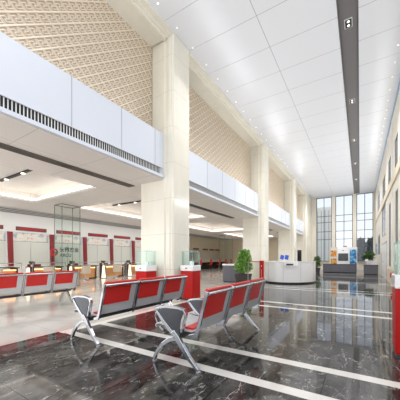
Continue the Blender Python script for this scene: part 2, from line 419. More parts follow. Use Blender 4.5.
# hall ceiling lamps: pairs in the strip and pin spots on both borders
dl = None
for k, y in enumerate([-1.0, 3.2, 8.75, 13.2, 17.6, 22.0, 26.5]):
    if dl is None:
        dl = thing('twin_downlight', (-.29, y, ZC+.05), 'twin square downlight in the bronze ceiling strip', 'downlight', 'twin downlights in the bronze ceiling strip')
        MB().box(-.1, .1, -.17, .17, -.012, 0).build('frame', 'white', dl)
        MB().box(-.085, .085, -.155, .155, -.016, -.012).build('recess', 'black', dl)
        MB().lathe([(.035, -.022), (.035, -.016)], 0, -.075).build('bulb', 'pin', dl)
        MB().lathe([(.035, -.022), (.035, -.016)], 0, .075).build('bulb', 'pin', dl)
    else: dup(dl, (-.29, y, ZC+.05), 'twin square downlight in the bronze ceiling strip')
for side, x, lab in ((0, -4.65, 'tiny ceiling spot above the fretwork side of the hall'), (1, 1.05, 'tiny ceiling spot above the window side of the hall')):
    sp = None; y = -1.6
    while y < 30:
        if sp is None: sp = tag(MB().lathe([(.022, 0), (.022, -.006), (.016, -.008)], 0, 0, 12).build('pin_spot', 'pin'), lab, 'spotlight', lab.replace('tiny ceiling spot', 'pin spots')); sp.location = (x, y, ZC)
        else: c = sp.copy(); C.objects.link(c); c.location = (x, y, ZC)
        y += .86

# ------------------------------------------------------------------ end wall with three tall windows
wins = [(-4.29, -2.69), (-2.33, -.66), (-.32, 1.18)]
SILL = .9
b = MB().box(-5, XR+.3, YB, YB+.3, 0, SILL)
xs = [-5]+[v for w_ in wins for v in w_]+[XR+.3]
for a, c in zip(xs[::2], xs[1::2]): b.box(a, c, YB, YB+.3, SILL, ZC)
struct(b.build('wall_end', 'wall'))
TR = [3.4, 4.3, 5.35, 6.05]
for k, (a, c) in enumerate(wins):
    wn = bpy.data.objects.new('window_%d' % (k+1), None); C.objects.link(wn); wn.location = ((a+c)/2, YB+.12, SILL); struct(wn)
    hw = (c-a)/2; fh = ZC-SILL; b = MB()
    b.box(-hw, -hw+.06, -.05, .05, 0, fh).box(hw-.06, hw, -.05, .05, 0, fh).box(-.03, .03, -.05, .05, 0, fh)
    b.box(-hw, hw, -.05, .05, 0, .07).box(-hw, hw, -.05, .05, fh-.06, fh)
    for z in TR: b.box(-hw, hw, -.05, .05, z-SILL-.025, z-SILL+.025)
    b.build('window_frame', 'frame', wn)
    MB().box(-hw+.02, hw-.02, -.006, .006, .02, fh-.02).build('window_glass', 'wglass', wn)
    MB().box(-hw-.05, hw+.05, -.3, -.12, -.04, 0).build('window_sill', 'wall', wn)

# ------------------------------------------------------------------ right wall
wr = []   # windows: y0,y1,z0,z1
for y in (-2.3, .9, 4.1, 7.3, 10.4): wr += [(y, y+2.2, 1.0, 4.3), (y, y+2.2, 5.25, 7.5)]  # unseen near windows, added to let light into the hall
wr += [(13.4, 14.3, 1.9, 4.25), (13.4, 14.5, 5.25, 6.6), (16.4, 17.2, .85, 4.2), (16.3, 17.6, 5.25, 6.6), (19.4, 22.4, 2.75, 4.75), (19.6, 21.8, 5.25, 6.6), (24.5, 27, 1.6, 3.2), (24.5, 27.5, 5.25, 6.6)]
door = (18.6, 22.5, 0, 2.32)
holes = [(a, b_, c, d) for a, b_, c, d in wr]+[door]
b = MB(); ys = sorted({Y0, YB, *[h[0] for h in holes], *[h[1] for h in holes]})
zs = sorted({0, ZC, *[h[2] for h in holes], *[h[3] for h in holes]})
for ya, yb in zip(ys, ys[1:]):
    for za, zb in zip(zs, zs[1:]):
        cy, cz = (ya+yb)/2, (za+zb)/2
        if any(h[0] < cy < h[1] and h[2] < cz < h[3] for h in holes): continue
        b.box(XR, XR+.3, ya, yb, za, zb)
bmesh.ops.remove_doubles(b.bm, verts=b.bm.verts[:], dist=1e-4)
struct(b.build('wall_right', 'wall'))
b = MB()
for y in (12.6, 15.6, 18.0, 23.4, 28.2): b.box(XR-.02, XR, y-.18, y+.18, 0, ZC)
struct(b.build('trim_9', 'wallw'))
struct(MB().box(XR-.06, XR, Y0, YB, 4.75, 5.15).build('trim_10', 'beige'))
struct(MB().box(XR-.03, XR, 12, 18.2, 0, .75).build('baseboard_right', 'beige'))
struct(MB().box(XR-.05, XR, Y0, YB, ZC-.1, ZC).build('trim_11', mat('blue_grey_edge', (150, 176, 206), .3)))
for k, (a, c, z0, z1) in enumerate(wr):
    wn = bpy.data.objects.new('window_%d' % (k+4), None); C.objects.link(wn); wn.location = (XR+.02, (a+c)/2, z0); struct(wn)
    hw = (c-a)/2; h = z1-z0
    MB().box(-.012, .012, -hw, -hw+.06, 0, h).box(-.012, .012, hw-.06, hw, 0, h).box(-.012, .012, -.025, .025, 0, h).box(-.012, .012, -hw, hw, 0, .06).box(-.012, .012, -hw, hw, h-.06, h).build('window_frame', 'frame', wn)
    MB().box(-.005, .005, -hw+.02, hw-.02, .02, h-.02).build('window_glass', 'wglass', wn)
dr = bpy.data.objects.new('door_1', None); C.objects.link(dr); dr.location = (XR+.0, 20.55, 0); struct(dr)
MB().box(-.015, .1, -1.94, -1.83, 0, 2.31).box(-.015, .1, 1.83, 1.94, 0, 2.31).box(-.015, .1, -1.94, 1.94, 2.22, 2.31).build('door_frame', 'alum', dr)
for s in (-1, 1):
    lf = MB().box(0, .05, min(0, s*1.83)+.005, max(0, s*1.83)-.005, .01, 2.22).build('door_leaf', 'white', dr)
    MB().box(-.012, 0, s*.25, s*1.55, .25, .9).box(-.012, 0, s*.25, s*1.55, 1.15, 2.0).build('door_panel', 'white', lf)
    MB().tube([(-.01, s*.12, 1.05), (-.06, s*.12, 1.05), (-.06, s*.3, 1.05)], .014).build('door_handle', 'alum', lf)
o = tag(MB().box(XR-.14, XR-.035, 14.6, 14.95, .38, .62).build('alarm_box', 'red', bevel=.01), 'small red fire alarm box low on the right wall', 'alarm')

# outside
struct(MB().box(-60, 60, YB+.35, 110, -.35, -.12).build('ground', 'ground'))
fb = thing('office_building', (-8.5, 50, -.12), 'pale cream building with vertical fins outside the left end window', 'building')
MB().box(-3.8, 4.4, 0, 6, 0, 10.4).build('wall', 'facade', fb)
b = MB()
for k in range(14): b.box(-3.7+k*.6, -3.55+k*.6, -.08, 0, .3, 10.1)
b.build('fins', 'facade', fb)
b = MB()
for k in range(13): b.box(-3.35+k*.6, -3.30+k*.6, -.02, 0, .6, 9.8)
b.build('window_strip', 'frame', fb)
def leaves(b, n, cx, cy, cz, rx, ry, rz, size, rnd, flat=0):
    for _ in range(n):
        while 1:
            p = Vector((rnd.uniform(-1, 1), rnd.uniform(-1, 1), rnd.uniform(-1, 1)))
            if .25 < p.length < 1: break
        p *= (.75+.3*rnd.random())
        c = Vector((cx+p.x*rx, cy+p.y*ry, cz+p.z*rz))
        a = Vector((rnd.uniform(-1, 1), rnd.uniform(-1, 1), rnd.uniform(-.6, .9))).normalized(); s = size*rnd.uniform(.7, 1.2)
        w_ = a.cross(Vector((rnd.uniform(-1, 1), rnd.uniform(-1, 1), rnd.uniform(-1, 1)))).normalized()*s*.32
        b.quad(c-a*s*.5, c+w_, c+a*s*.5, c-w_)
def tree(x, y, h, r, seed, label):
    rnd = random.Random(seed); o = thing('tree', (x, y, -.12), label, 'tree', 'trees beyond the end windows')
    MB().tube([(0, 0, 0), (.05, 0, h*.4), (0, 0, h*.75)], [.14, .1, .05]).build('trunk', 'bark', o)
    b = MB()
    for k in range(7):
        leaves(b, 420, rnd.uniform(-.5, .5)*r, rnd.uniform(-.4, .4)*r, h*rnd.uniform(.35, .85), r*.55, r*.5, h*.2, .34, rnd)
    b.build('crown', 'tree', o)
for k, (x, y, h, r, l) in enumerate(((.15, 46, 4.6, 1.1, 'tall dark bushy tree at the left of the right end window'), (1.15, 48, 3.8, .9, 'low dark tree in the middle of the right end window'),
                                     (1.9, 45, 4.5, 1.2, 'dark round tree at the right of the right end window'), (-2.2, 50, 3.7, .9, 'small tree seen left above the white media wall'),
                                     (-.2, 52, 3.6, .8, 'small tree seen right above the white media wall'))):
    tree(x, y, h, r, 30+k, l)

# ------------------------------------------------------------------ waiting benches
def make_bench(label):
    t = thing('waiting_bench', (-1.87, 3.52, 0), label, 'bench', 'three seat waiting benches')
    W = .70; L = 2.1
    MB().box(-.045, .045, -L/2+.02, L/2-.02, .33, .385).build('beam', 'darksteel', t, bevel=.006)
    for k in range(3):
        y0 = -L/2+k*W+.035; y1 = y0+W-.07
        seat = [(-.36, .41), (-.375, .435), (-.36, .458), (-.3, .466), (-.15, .452), (.05, .43), (.18, .43), (.25, .455), (.285, .50)]
        s = MB().sheet(seat, .012, y0, y1).build('seat', 'perf', t, smooth=True)
        MB().sheet([(x, z+.018) for x, z in seat[5:7]], .025, y0+.05, y1-.05).build('cushion', 'redpad', s, bevel=.006, label='red padded cushion')
        back = [(.275, .455), (.30, .54), (.325, .63), (.35, .72), (.375, .81), (.398, .90)]
        br = MB().sheet(back, .012, y0, y1).build('backrest', 'perf', t, smooth=True)
        # red upholstery: over the top roll, the front and the upper back
        up = [(.316, .60), (.345, .725), (.37, .815), (.395, .895)]
        MB().sheet([(x+.012, z) for x, z in up], .014, y0+.02, y1-.12).sheet([(.262, .53), (.298, .63), (.323, .72), (.348, .81), (.372, .90)], .026, y0+.02, y1-.02).build('cushion', 'redpad', br, label='red padded cushion')
        MB().tube([(.392, y0+.005, .928), (.392, y1-.005, .928)], .022, 14).build('head_roll', 'redpad', br, smooth=True, label='red padded roll')
        MB().tube([(.43, y0-.02, .895), (.43, y1+.02, .895)], .02, 12).build('top_rail', 'chrome', br, smooth=True)
        for y in (y0-.02, y1+.02):
            b = MB().sheet([(.17, .375), (.26, .40), (.30, .50), (.35, .68), (.40, .86), (.415, .92)], [.05, .06, .045, .038, .038, .045], y-.012, y+.012)
            b.build('side_frame', 'chrome', br, bevel=.004)
    for k in range(4):
        y = (-L/2+k*W); y += (.0 if 0 < k < 3 else (-.02 if k == 0 else .02))
        b = MB().sheet([(-.33, .64), (-.28, .678), (-.15, .702), (.04, .706), (.12, .69), (.15, .64), (.12, .54), (.09, .42)], [.02, .026, .026, .026, .026, .024, .022, .02], y-.026, y+.026)
        b.sheet([(-.30, .64), (-.2, .53), (-.08, .42), (.0, .36)], [.03, .04, .045, .05], y-.016, y+.016)
        ar = b.build('armrest', 'chrome', t, bevel=.003)
        MB().prism([(-.30, .645), (-.2, .683), (.06, .69), (.115, .665), (.07, .56), (.055, .46), (.05, .38), (-.03, .345), (-.1, .40), (-.19, .52)], y-.006, y+.006, 'y').build('side_plate', 'plate', ar)
    for y in (-L/2-.02, .92):
        lg = MB()
        lg.sheet([(-.04, .42), (.02, .35), (.10, .25), (.20, .13), (.315, .028)], [.06, .075, .06, .05, .035], y-.022, y+.022)
        lg.sheet([(.0, .34), (-.10, .305), (-.2, .235), (-.29, .13), (-.34, .028)], [.06, .055, .05, .042, .035], y-.022, y+.022)
        lo = lg.build('leg', 'chrome', t, bevel=.005)
        for x in (.318, -.342): MB().lathe([(.03, 0), (.03, .012), (.012, .02), (.012, .04)], x, y, 14).build('foot', 'alum', lo, smooth=True)
    return t
bench = make_bench('front red and chrome three seat bench standing on the white stripes, nearest the hall centre')
dup(bench, (-3.58, 3.47, 0), 'middle red and chrome three seat bench in front of the red display cabinets')
dup(bench, (-7.28, 3.36, 0), 'red and chrome three seat bench standing on the pale floor at far left')

# ------------------------------------------------------------------ display cabinets
def cabinet(x, y, label, rz=0):
    t = thing('display_cabinet', (x, y, 0), label, 'display cabinet', 'red display cabinets with glass tops', rz)
    h = .225
    MB().box(-h+.01, h-.01, -h+.01, h-.01, 0, .04).build('plinth', 'dgrey', t)
    MB().box(-h, h, -h, h, .04, .90).build('base', 'red', t, bevel=.02)
    tp = MB().box(-h-.01, h+.01, -h-.01, h+.01, .90, 1.075).build('top_band', 'whitegloss', t, bevel=.015)
    MB().prism([(-.05, .975), (-.02, 1.005), (.01, .99), (.03, 1.005), (.03, .985), (0, .965), (-.03, .965)], -h-.013, -h-.009, 'y').build('emblem', 'darkred', tp, label='small red emblem')
    g = .2; b = MB(); z0, z1 = 1.075, 1.51; e = .006
    b.box(-g, g, -g, -g+e, z0, z1).box(-g, g, g-e, g, z0, z1).box(-g, -g+e, -g+e, g-e, z0, z1).box(g-e, g, -g+e, g-e, z0, z1).box(-g, g, -g, g, z1, z1+e)
    gc = b.build('glass_case', 'cglass', t)
    b = MB(); r = .0035
    for sx in (-1, 1):
        for sy in (-1, 1): b.box(sx*g-r, sx*g+r, sy*g-r, sy*g+r, z0, z1+e)
        b.box(sx*g-r, sx*g+r, -g, g, z1, z1+.008).box(-g, g, sx*g-r, sx*g+r, z1, z1+.008)
    b.build('edge', 'cyan', gc, label='green glass edge')
    MB().box(-g+.02, g-.02, -g+.02, g-.02, 1.29, 1.298).build('shelf', 'cglass', gc)
    MB().box(-.06, .06, .02, .10, 1.075, 1.20).build('display_block', 'white', t)
    return t
cabinet(-5.60, 5.82, 'red display cabinet with glass top on the left of the nearest column')
cabinet(-4.52, 6.68, 'red display cabinet with glass top on the right of the nearest column')
cabinet(.62, 4.41, 'red and white display cabinet cut off by the right edge of the frame')

# ------------------------------------------------------------------ glass vitrines hanging lines
def vitrine(x, y, wx, wy, label):
    t = thing('glass_enclosure', (x, y, 0), label, 'glass enclosure', 'tall glass enclosures in the side hall')
    hx, hy = wx/2, wy/2; H = ZL-.06; b = MB()
    b.box(-hx, hx, -hy, -hy+.01, .03, H).box(-hx, hx, hy-.01, hy, .03, H).box(-hx, -hx+.01, -hy, hy, .03, H).box(hx-.01, hx, -hy, hy, .03, H)
    b.build('glass_pane', 'glass', t)
    b = MB(); r = .010
    for sx in (-1, 1):
        for sy in (-1, 1): b.box(sx*hx-r, sx*hx+r, sy*hy-r, sy*hy+r, 0, H)
        b.box(sx*hx-r, sx*hx+r, -hy, hy, H-.03, H).box(-hx, hx, sx*hy-r, sx*hy+r, H-.03, H)
        b.box(sx*hx-r, sx*hx+r, -hy, hy, 0, .03).box(-hx, hx, sx*hy-r, sx*hy+r, 0, .03)
    b.build('frame', 'steel', t)
vitrine(-11.4, 6.75, .6, .85, 'tall thin framed glass enclosure in front of the bank logo window')
vitrine(-12.3, 25.0, .7, 1.9, 'tall thin framed glass enclosure far behind the grey cabinet')

# ------------------------------------------------------------------ teller counter
XT = -16.0
NT_ = 7; Yt = [5.15+2.2*k for k in range(NT_)]; Ye = Yt[-1]+1.25
ORD = ['first', 'second', 'third', 'fourth', 'fifth', 'sixth', 'seventh']
struct(MB().box(XT-.3, XT, 2.8, Ye, 2.72, ZL).box(XT-.3, XT, 2.8, Ye, 0, .85).build('wall_teller', 'wallw'))
b = MB()
for y in [Yt[0]-1.1]+[y+1.1 for y in Yt]: b.box(XT-.3, XT+.02, y-.13, y+.13, .85, 2.72)
struct(b.build('wall_teller', 'wallw'))
sg = wd = ct = dk = pl = ch = lp = nb = None
def small_plant(label, group, mt='leafd', s=1.0, seed=3, name='potted_plant'):
    t = thing(name, (0, 0, 0), label, 'plant', group); rnd = random.Random(seed)
    p = MB().lathe([(.07*s, 0), (.10*s, .12*s), (.105*s, .16*s)], n=16).build('pot', 'white', t, smooth=True)
    b = MB(); leaves(b, 110, 0, 0, .34*s, .2*s, .26*s, .13*s, .16*s, rnd); b.build('foliage', mt, t)
    MB().tube([(0, 0, .12*s), (0, 0, .28*s)], .012*s, 6).build('stem', 'stem', t)
    return t
for k, y in enumerate(Yt):
    o_ = ORD[k]
    if k == 0:
        sg = thing('sign_board', (XT, y, 2.93), '', 'sign', 'dark red sign boards over the teller windows')
        MB().box(0, .05, -.78, .78, -.09, .09).build('board', 'darkred', sg)
        fr = MB().box(.0, .055, -.8, .8, .09, .105).box(0, .055, -.8, .8, -.105, -.09).box(0, .055, -.8, -.78, -.105, .105).box(0, .055, .78, .8, -.105, .105).build('frame', 'dgrey', sg)
        b = MB()
        b.box(.05, .053, -.62, .62, -.035, .035)
        b.build('display_strip', 'red', sg)
        wd = thing('teller_window', (XT-.12, y, .85), '', 'window', 'glazed teller windows')
        MB().box(-.015, .015, -.97, .97, 0, 1.38).build('screen', 'frost', wd)
        MB().box(-.02, .02, -.97, .97, 1.40, 1.87).build('notice_strip', 'newsp', wd, label='strip of coloured notices')
        MB().box(-.03, .03, -.97, .97, 1.37, 1.41).box(-.03, .03, -.01, .01, 0, 1.4).build('frame', 'alum', wd)
        ct = tag(MB().prism([(-.13, 2.72), (.10, 2.72), (.15, .86), (-.06, .86)], 0, .12, 'x').build('curtain', 'curtain'), '', 'curtain', 'red drapes between the teller windows')
        dk = thing('teller_desk', (-14.4, y, 0), '', 'desk', 'teller desks lit from below')
        MB().box(-.55, .3, -.8, .8, .80, .85).build('worktop', 'dbrown', dk, bevel=.01)
        MB().box(-.35, .12, -.72, .72, .08, .72).build('front_panel', 'wood', dk, label='warm lit wood panel')
        MB().box(.12, .15, -.7, .7, .70, .72).build('light_strip', 'warm', dk)
        MB().box(-.5, .2, -.76, -.7, 0, .8).build('side_panel', 'dbrown', dk); MB().box(-.5, .2, .7, .76, 0, .8).build('side_panel', 'dbrown', dk)
        MB().box(-.5, -.46, -.72, -.05, .85, .97).build('privacy_ledge', 'darkred', dk)
        b = MB()
        for yy in (-.85, .85): b.tube([(.35, yy, 0), (.35, yy, 1.05)], .018, 8)
        b.box(.33, .37, -.85, .85, 1.03, 1.06)
        b.build('privacy_rail', 'alum', dk)
        pl = small_plant('', 'small plants on the teller desks', s=.62)
        ch = thing('teller_chair', (-13.7, y, 0), '', 'chair', 'beige tub chairs at the teller desks')
        prof = []
        b = MB()
        for q in range(9):
            a = -.5*PI+PI*q/8 
        ring = [(.30*math.cos(a), .30*math.sin(a)) for a in [(-100+200*q/14)*PI/180 for q in range(15)]]
        inn = [(.24*math.cos(a), .24*math.sin(a)) for a in [(100-200*q/14)*PI/180 for q in range(15)]]
        b.prism(ring+inn, .40, .86, 'z'); b.build('backrest', 'beigechair', ch, bevel=.02)
        MB().lathe([(.27, .38), (.28, .42), (.27, .47)], n=20).build('seat', 'beigechair', ch, smooth=True)
        MB().lathe([(.22, 0), (.22, .02), (.03, .04), (.03, .38)], n=16).build('pedestal', 'chrome', ch, smooth=True)
        lp = thing('cone_lamp', (-13.95, y+1.1, 0), '', 'lamp', 'pale cone lamps between the teller desks')
        MB().lathe([(.16, 0), (.16, .03)], n=20).build('base', 'dgrey', lp, smooth=True)
        MB().lathe([(.13, .03), (.09, .45), (.06, .82)], n=20).build('lamp_shade', 'cone', lp, smooth=True)
        O = (sg, wd, dk, pl, ch, lp)
    else:
        O = tuple(copy_tree(q) for q in (sg, wd, dk, pl, ch, lp))
    for q in O: q.location.y = y
    O[5].location.y = y+1.1; O[3].location = (-14.66, y-.6, .85); O[4].location.y = y-.35 + (.12 if k % 2 else 0)
    O[4].rotation_euler.z = (-.3, .2, .35, -.1, .25, 0, .1)[k]
    O[0]['label'] = '%s dark red sign board from the left above the teller windows' % o_
    O[1]['label'] = '%s glazed teller window from the left, pale screen with notices on top' % o_
    O[2]['label'] = '%s teller desk from the left with warm glowing front' % o_
    O[3]['label'] = 'small green plant in a pot on the %s teller desk from the left' % o_
    O[4]['label'] = 'beige tub chair at the %s teller desk from the left' % o_
    O[5]['label'] = 'pale glowing cone lamp to the right of the %s teller desk from the left' % o_
    c = ct if k == 0 else ct.copy()
    if k: C.objects.link(c)
    c.location = (XT+.03, y+1.1, 0); c['label'] = 'red drape on the pier right of the %s teller window' % o_
# logo and lettering on a clear sheet before the third window
lg = thing('glass_sign', (-15.3, 9.06, 0), 'clear glass sign with round red and green emblem and dark lettering', 'sign')
MB().box(-.008, .008, -1.15, 1.0, .02, 2.3).build('glass_sheet', 'glass', lg)
MB().box(-.05, .05, -1.15, -.95, 0, .02).box(-.05, .05, .8, 1.0, 0, .02).build('base', 'steel', lg)
b = MB()
n = 36; ro, ri = .23, .12
for k in range(n):
    a0, a1 = 2*PI*k/n, 2*PI*(k+1)/n
    b.prism([(ro*math.cos(a0)-.82, ro*math.sin(a0)+1.65), (ro*math.cos(a1)-.82, ro*math.sin(a1)+1.65), (ri*math.cos(a1)-.82, ri*math.sin(a1)+1.65), (ri*math.cos(a0)-.82, ri*math.sin(a0)+1.65)], .01, .018, 'x')
b.build('emblem_ring', 'logo_r', lg)
MB().prism([(-.84, 1.57), (-.60, 1.57), (-.60, 1.72), (-.68, 1.72), (-.74, 1.65), (-.80, 1.68)], .018, .024, 'x').build('emblem_mark', 'logo_g', lg)
text_mesh('chinese_lettering', '安徽农金', .31, 'ink', lg, (.015, .12, 1.79), FACE_X)
text_mesh('latin_lettering', 'ARCU', .27, 'ink', lg, (.015, -.12, 1.46), FACE_X)

# far counters past the first column
XF = -16.9
struct(MB().box(XF-.3, XF, Ye+.1, YB, 2.0, ZL).box(XF-.3, XF, Ye+.1, YB, 0, .8).build('wall_teller', 'beige'))
struct(MB().box(XF-.8, XF-.3, Ye, YB, 0, ZL).build('wall_teller', 'wall'))
tag(MB().box(XF+.02, XT-.05, Ye+.12, Ye+.3, .0, 3.2).build('end_panel', 'red'), 'tall red panel closing the end of the teller row', 'panel')
ys = [23.8, 26.1, 28.3, 30.0, 31.6]
fs = fd = fc = None
for k, y in enumerate(ys):
    if k == 0:
        fs = tag(MB().box(0, .05, -.62, .62, -.09, .09).build('sign_board', 'darkred', bevel=.01), '', 'sign', 'dark red sign boards over the far counter')
        fd = thing('service_desk', (-15.9, y, 0), '', 'desk', 'dark desks of the far counter')
        MB().box(-.45, .45, -.6, .6, .74, .78).build('worktop', 'dbrown', fd)
        MB().box(-.42, .35, -.57, -.52, 0, .74).box(-.42, .35, .52, .57, 0, .74).box(-.4, -.1, -.5, .5, .08, .7).build('carcase', 'dbrown', fd)
        fc = thing('counter_chair', (-15.0, y, 0), '', 'chair', 'red chairs at the far counter')
        MB().box(-.22, .22, -.24, .24, .48, .54).build('seat', 'redpad', fc, bevel=.02)
        MB().box(.2, .26, -.22, .22, .60, 1.15).build('backrest', 'redpad', fc, bevel=.02)
        MB().lathe([(.2, 0), (.2, .02), (.03, .05), (.03, .48)], n=14).box(.18, .21, -.03, .03, .5, .8).build('pedestal', 'darksteel', fc)
        O = (fs, fd, fc)
    else: O = tuple(copy_tree(q) for q in (fs, fd, fc))
    for q in O: q.location.y = y
    O[0].location = (XF, y, 2.4)
    O[0]['label'] = '%s dark red sign board past the first column, counting from the left' % ORD[k]
    O[1]['label'] = '%s dark service desk past the first column, counting from the left' % ORD[k]
    O[2]['label'] = '%s red backed chair past the first column, counting from the left' % ORD[k]
tag(MB().box(XF+.01, XF+.07, 24.6, 25.4, .0, 1.95).build('cupboard_door', 'dbrown'), 'dark brown doorway panel behind the far counter chairs', 'door panel')

# ------------------------------------------------------------------ planter group
t = thing('grey_cabinet', (-5.75, 12.75, 0), 'grey low cabinet with white top left of the leafy plant', 'cabinet')
MB().box(-.52, .40, -.3, .3, 0, .05).build('plinth', 'black', t)
MB().box(-.55, .42, -.33, .33, .05, .90).build('body', 'grey', t, bevel=.006)
MB().box(-.57, .44, -.35, .35, .90, .98).build('worktop', 'whitegloss', t, bevel=.008)
MB().box(-.062, -.056, -.334, -.33, .07, .88).build('door_gap', 'black', t)
t = thing('countertop_screen', (-5.28, 12.95, .98), 'low grey framed glass screen on the grey cabinet behind the plant', 'screen')
MB().box(-.45, .05, .0, .03, 0, .03).box(-.45, .05, 0, .03, .24, .28).box(-.45, -.41, 0, .03, .03, .24).box(.01, .05, 0, .03, .03, .24).build('frame', 'grey', t)
MB().box(-.41, .01, .01, .016, .03, .24).build('glass_pane', 'glass', t)
def big_plant(loc, label, s, seed, pot='pot', mt='leaf', n=900):
    rnd = random.Random(seed); t = thing('potted_plant', loc, label, 'plant')
    MB().prism([(-.26*s, -.26*s), (.26*s, -.26*s), (.26*s, .26*s), (-.26*s, .26*s)], 0, .5*s).build('pot', pot, t, bevel=.02)
    bm_ = t.children[0].data
    for v in bm_.vertices:
        if v.co.z > .1*s: v.co.x *= 1.3; v.co.y *= 1.3
    MB().box(-.3*s, .3*s, -.3*s, .3*s, .47*s, .505*s).build('soil', 'soil', t)
    b = MB()
    for k in range(6):
        a = k*1.05; b.tube([(.05*math.cos(a), .05*math.sin(a), .5*s), (.16*s*math.cos(a), .16*s*math.sin(a), .9*s), (.22*s*math.cos(a), .22*s*math.sin(a), 1.35*s)], [.012, .01, .005], 6)
    b.build('stems', 'stem', t)
    b = MB()
    leaves(b, n//3, 0, 0, .85*s, .48*s, .48*s, .32*s, .15*s, rnd); leaves(b, n//3, .03, 0, 1.2*s, .42*s, .42*s, .32*s, .14*s, rnd)
    leaves(b, n//3, .05, 0, 1.5*s, .34*s, .34*s, .26*s, .13*s, rnd)
    b.build('foliage', mt, t); return t
big_plant((-4.98, 12.1, 0), 'large leafy green plant in dark square pot before the second column', 1.0, 5, n=1500)

t = thing('glass_barrier', (-3.62, 10.6, 0), 'low glass barrier ending in a bright red post beside the plant', 'barrier')
pst = MB().box(0, .17, -.05, .05, 0, 1.19).build('post', 'red', t, bevel=.006)
b = MB().lathe([(.02, 0), (.02, .003)], 0, 0, 12); 
b = MB().box(.07, .10, -.054, -.05, .93, .99)
for k in range(5): b.box(.075, .095, -.054, -.05, .45+k*.08, .49+k*.08)
b.build('white_mark', 'letter', pst, label='pale printed mark')
MB().box(-.5, 0, -.006, .006, .03, 1.12).build('glass_pane', 'glass', t)
MB().box(-.54, 0, -.02, .02, 1.12, 1.16).build('handrail', mat('pink_rail', (176, 92, 88), .4), t)
MB().box(-.03, 0, -.012, .012, .03, 1.12).build('pane_edge', 'cyan', t)
MB().box(-.54, -.51, -.02, .02, 0, 1.12).build('post', 'steel', t)

# ------------------------------------------------------------------ reception desk
t = thing('reception_desk', (-3.4, 14.9, 0), 'curved white reception desk in the middle of the hall', 'desk')
def arc(a, b_, n=40, s0=150, s1=390):
    return [(a*math.cos(math.radians(s0+(s1-s0)*k/n)), b_*math.sin(math.radians(s0+(s1-s0)*k/n))) for k in range(n+1)]
MB().prism(arc(1.30, 1.66)+arc(.85, 1.1)[::-1], 0, .07).build('plinth', 'dgrey', t)
MB().prism(arc(1.38, 1.75)+arc(1.30, 1.66)[::-1], .07, 1.09).build('front_panel', 'whitegloss', t, smooth=True)
MB().prism(arc(1.40, 1.77)+arc(1.0, 1.3)[::-1], 1.09, 1.13).build('counter_top', 'whitegloss', t, bevel=.006)
MB().prism(arc(1.29, 1.64)+arc(.75, 1.0)[::-1], .72, .76).build('work_surface', 'white', t)
b = MB()
for s_ in (205, 240, 275, 310, 345):
    a = math.radians(s_); x, y = 1.381*math.cos(a), 1.752*math.sin(a); b.box(x-.004, x+.004, y-.004, y+.004, .08, 1.08)
b.build('panel_joint', 'joint', t)
d0 = thing('reception_shelf', (-2.92, 13.05, .92), 'small white ledge with black card reader on the desk front', 'shelf')
MB().box(-.3, .36, -.05, .1, 0, .02).box(-.3, .36, .06, .1, .02, .2).build('ledge', 'white', d0)
MB().box(-.18, .14, -.04, .05, .02, .09).build('card_reader', 'black', d0, bevel=.01)
def holder(loc, label):
    o = thing('brochure_stand', loc, label, 'brochure stand', 'blue brochure stands on the reception desk', .3)
    MB().box(-.09, .09, -.07, .07, 0, .015).sheet([(0, .015), (.02, .16)], .012, -.05, .05).build('stand', 'glass', o)
    b = MB().box(-.09, .09, -.02, .0, .10, .34).build('card', 'blue', o); b.rotation_euler = (-.35, .25, 0); return o
holder((-3.42, 13.3, 1.13), 'left blue brochure card on a clear stand on the reception desk')
holder((-3.19, 13.3, 1.13), 'right blue brochure card on a clear stand on the reception desk')
t = thing('black_kiosk', (-3.48, 18.3, 0), 'tall black screen kiosk standing behind the reception desk', 'kiosk')
MB().box(-.22, .22, -.2, .2, 0, .05).build('base', 'dgrey', t)
MB().box(-.13, .13, -.06, .06, .05, 1.84).build('body', 'black', t, bevel=.02)
MB().box(-.11, .11, -.064, -.06, .7, 1.74).build('screen', 'screen', t)

# ------------------------------------------------------------------ far end furniture
t = thing('media_wall', (-1.32, 26.6, 0), 'white media wall with television and posters before the end windows', 'display wall')
MB().box(-1.1, -.42, -.1, .2, 0, 2.28).build('side_panel', 'frost', t)
MB().box(-.42, .48, -.12, .2, 0, 2.3).build('centre_panel', 'whitegloss', t)
MB().box(.48, 1.12, -.1, .2, 0, 2.28).build('side_panel', 'white', t)
MB().box(-.96, -.50, -.13, -.1, 1.45, 2.0).build('poster', 'orangep', t, label='orange and yellow poster')
MB().box(-.96, -.50, -.13, -.1, .75, 1.25).build('poster', 'orangep', t, label='lower orange poster')
MB().box(.55, 1.06, -.13, -.1, .35, 2.05).build('poster', 'bluep', t, label='tall blue poster')
tv = MB().box(-.36, .42, -.17, -.12, 1.05, 1.72).build('television', 'black', t, bevel=.01)
MB().box(-.33, .39, -.174, -.17, 1.09, 1.68).build('screen', 'screen', tv)
MB().box(-.06, .10, -.125, -.12, 1.95, 2.0).build('small_sign', 'ink', t)
def low_counter(x0, x1, y, label):
    o = thing('low_counter', ((x0+x1)/2, y, 0), label, 'counter', 'grey low counters at the hall end')
    h = (x1-x0)/2
    MB().box(-h+.03, h-.03, -.27, .27, 0, .05).build('plinth', 'black', o)
    MB().box(-h, h, -.3, .3, .05, .72).build('body', 'grey', o, bevel=.01)
    MB().box(-h-.02, h+.02, -.32, .32, .72, .76).build('worktop', 'dgrey', o, bevel=.006)
    b = MB(); n = max(2, int(2*h/.6))
    for k in range(1, n): b.box(-h+2*h*k/n-.004, -h+2*h*k/n+.004, -.302, -.3, .06, .71)
    b.build('door_gap', 'black', o); return o
low_counter(-2.85, -.25, 25.9, 'long grey low counter in front of the white media wall')
low_counter(.25, 1.2, 24.4, 'short grey low counter beside the right wall at hall end')
p2 = small_plant('leafy green plant on the short grey counter beside the white card', None, 'leafd', 2.2, 11); p2.location = (.62, 24.5, .76)
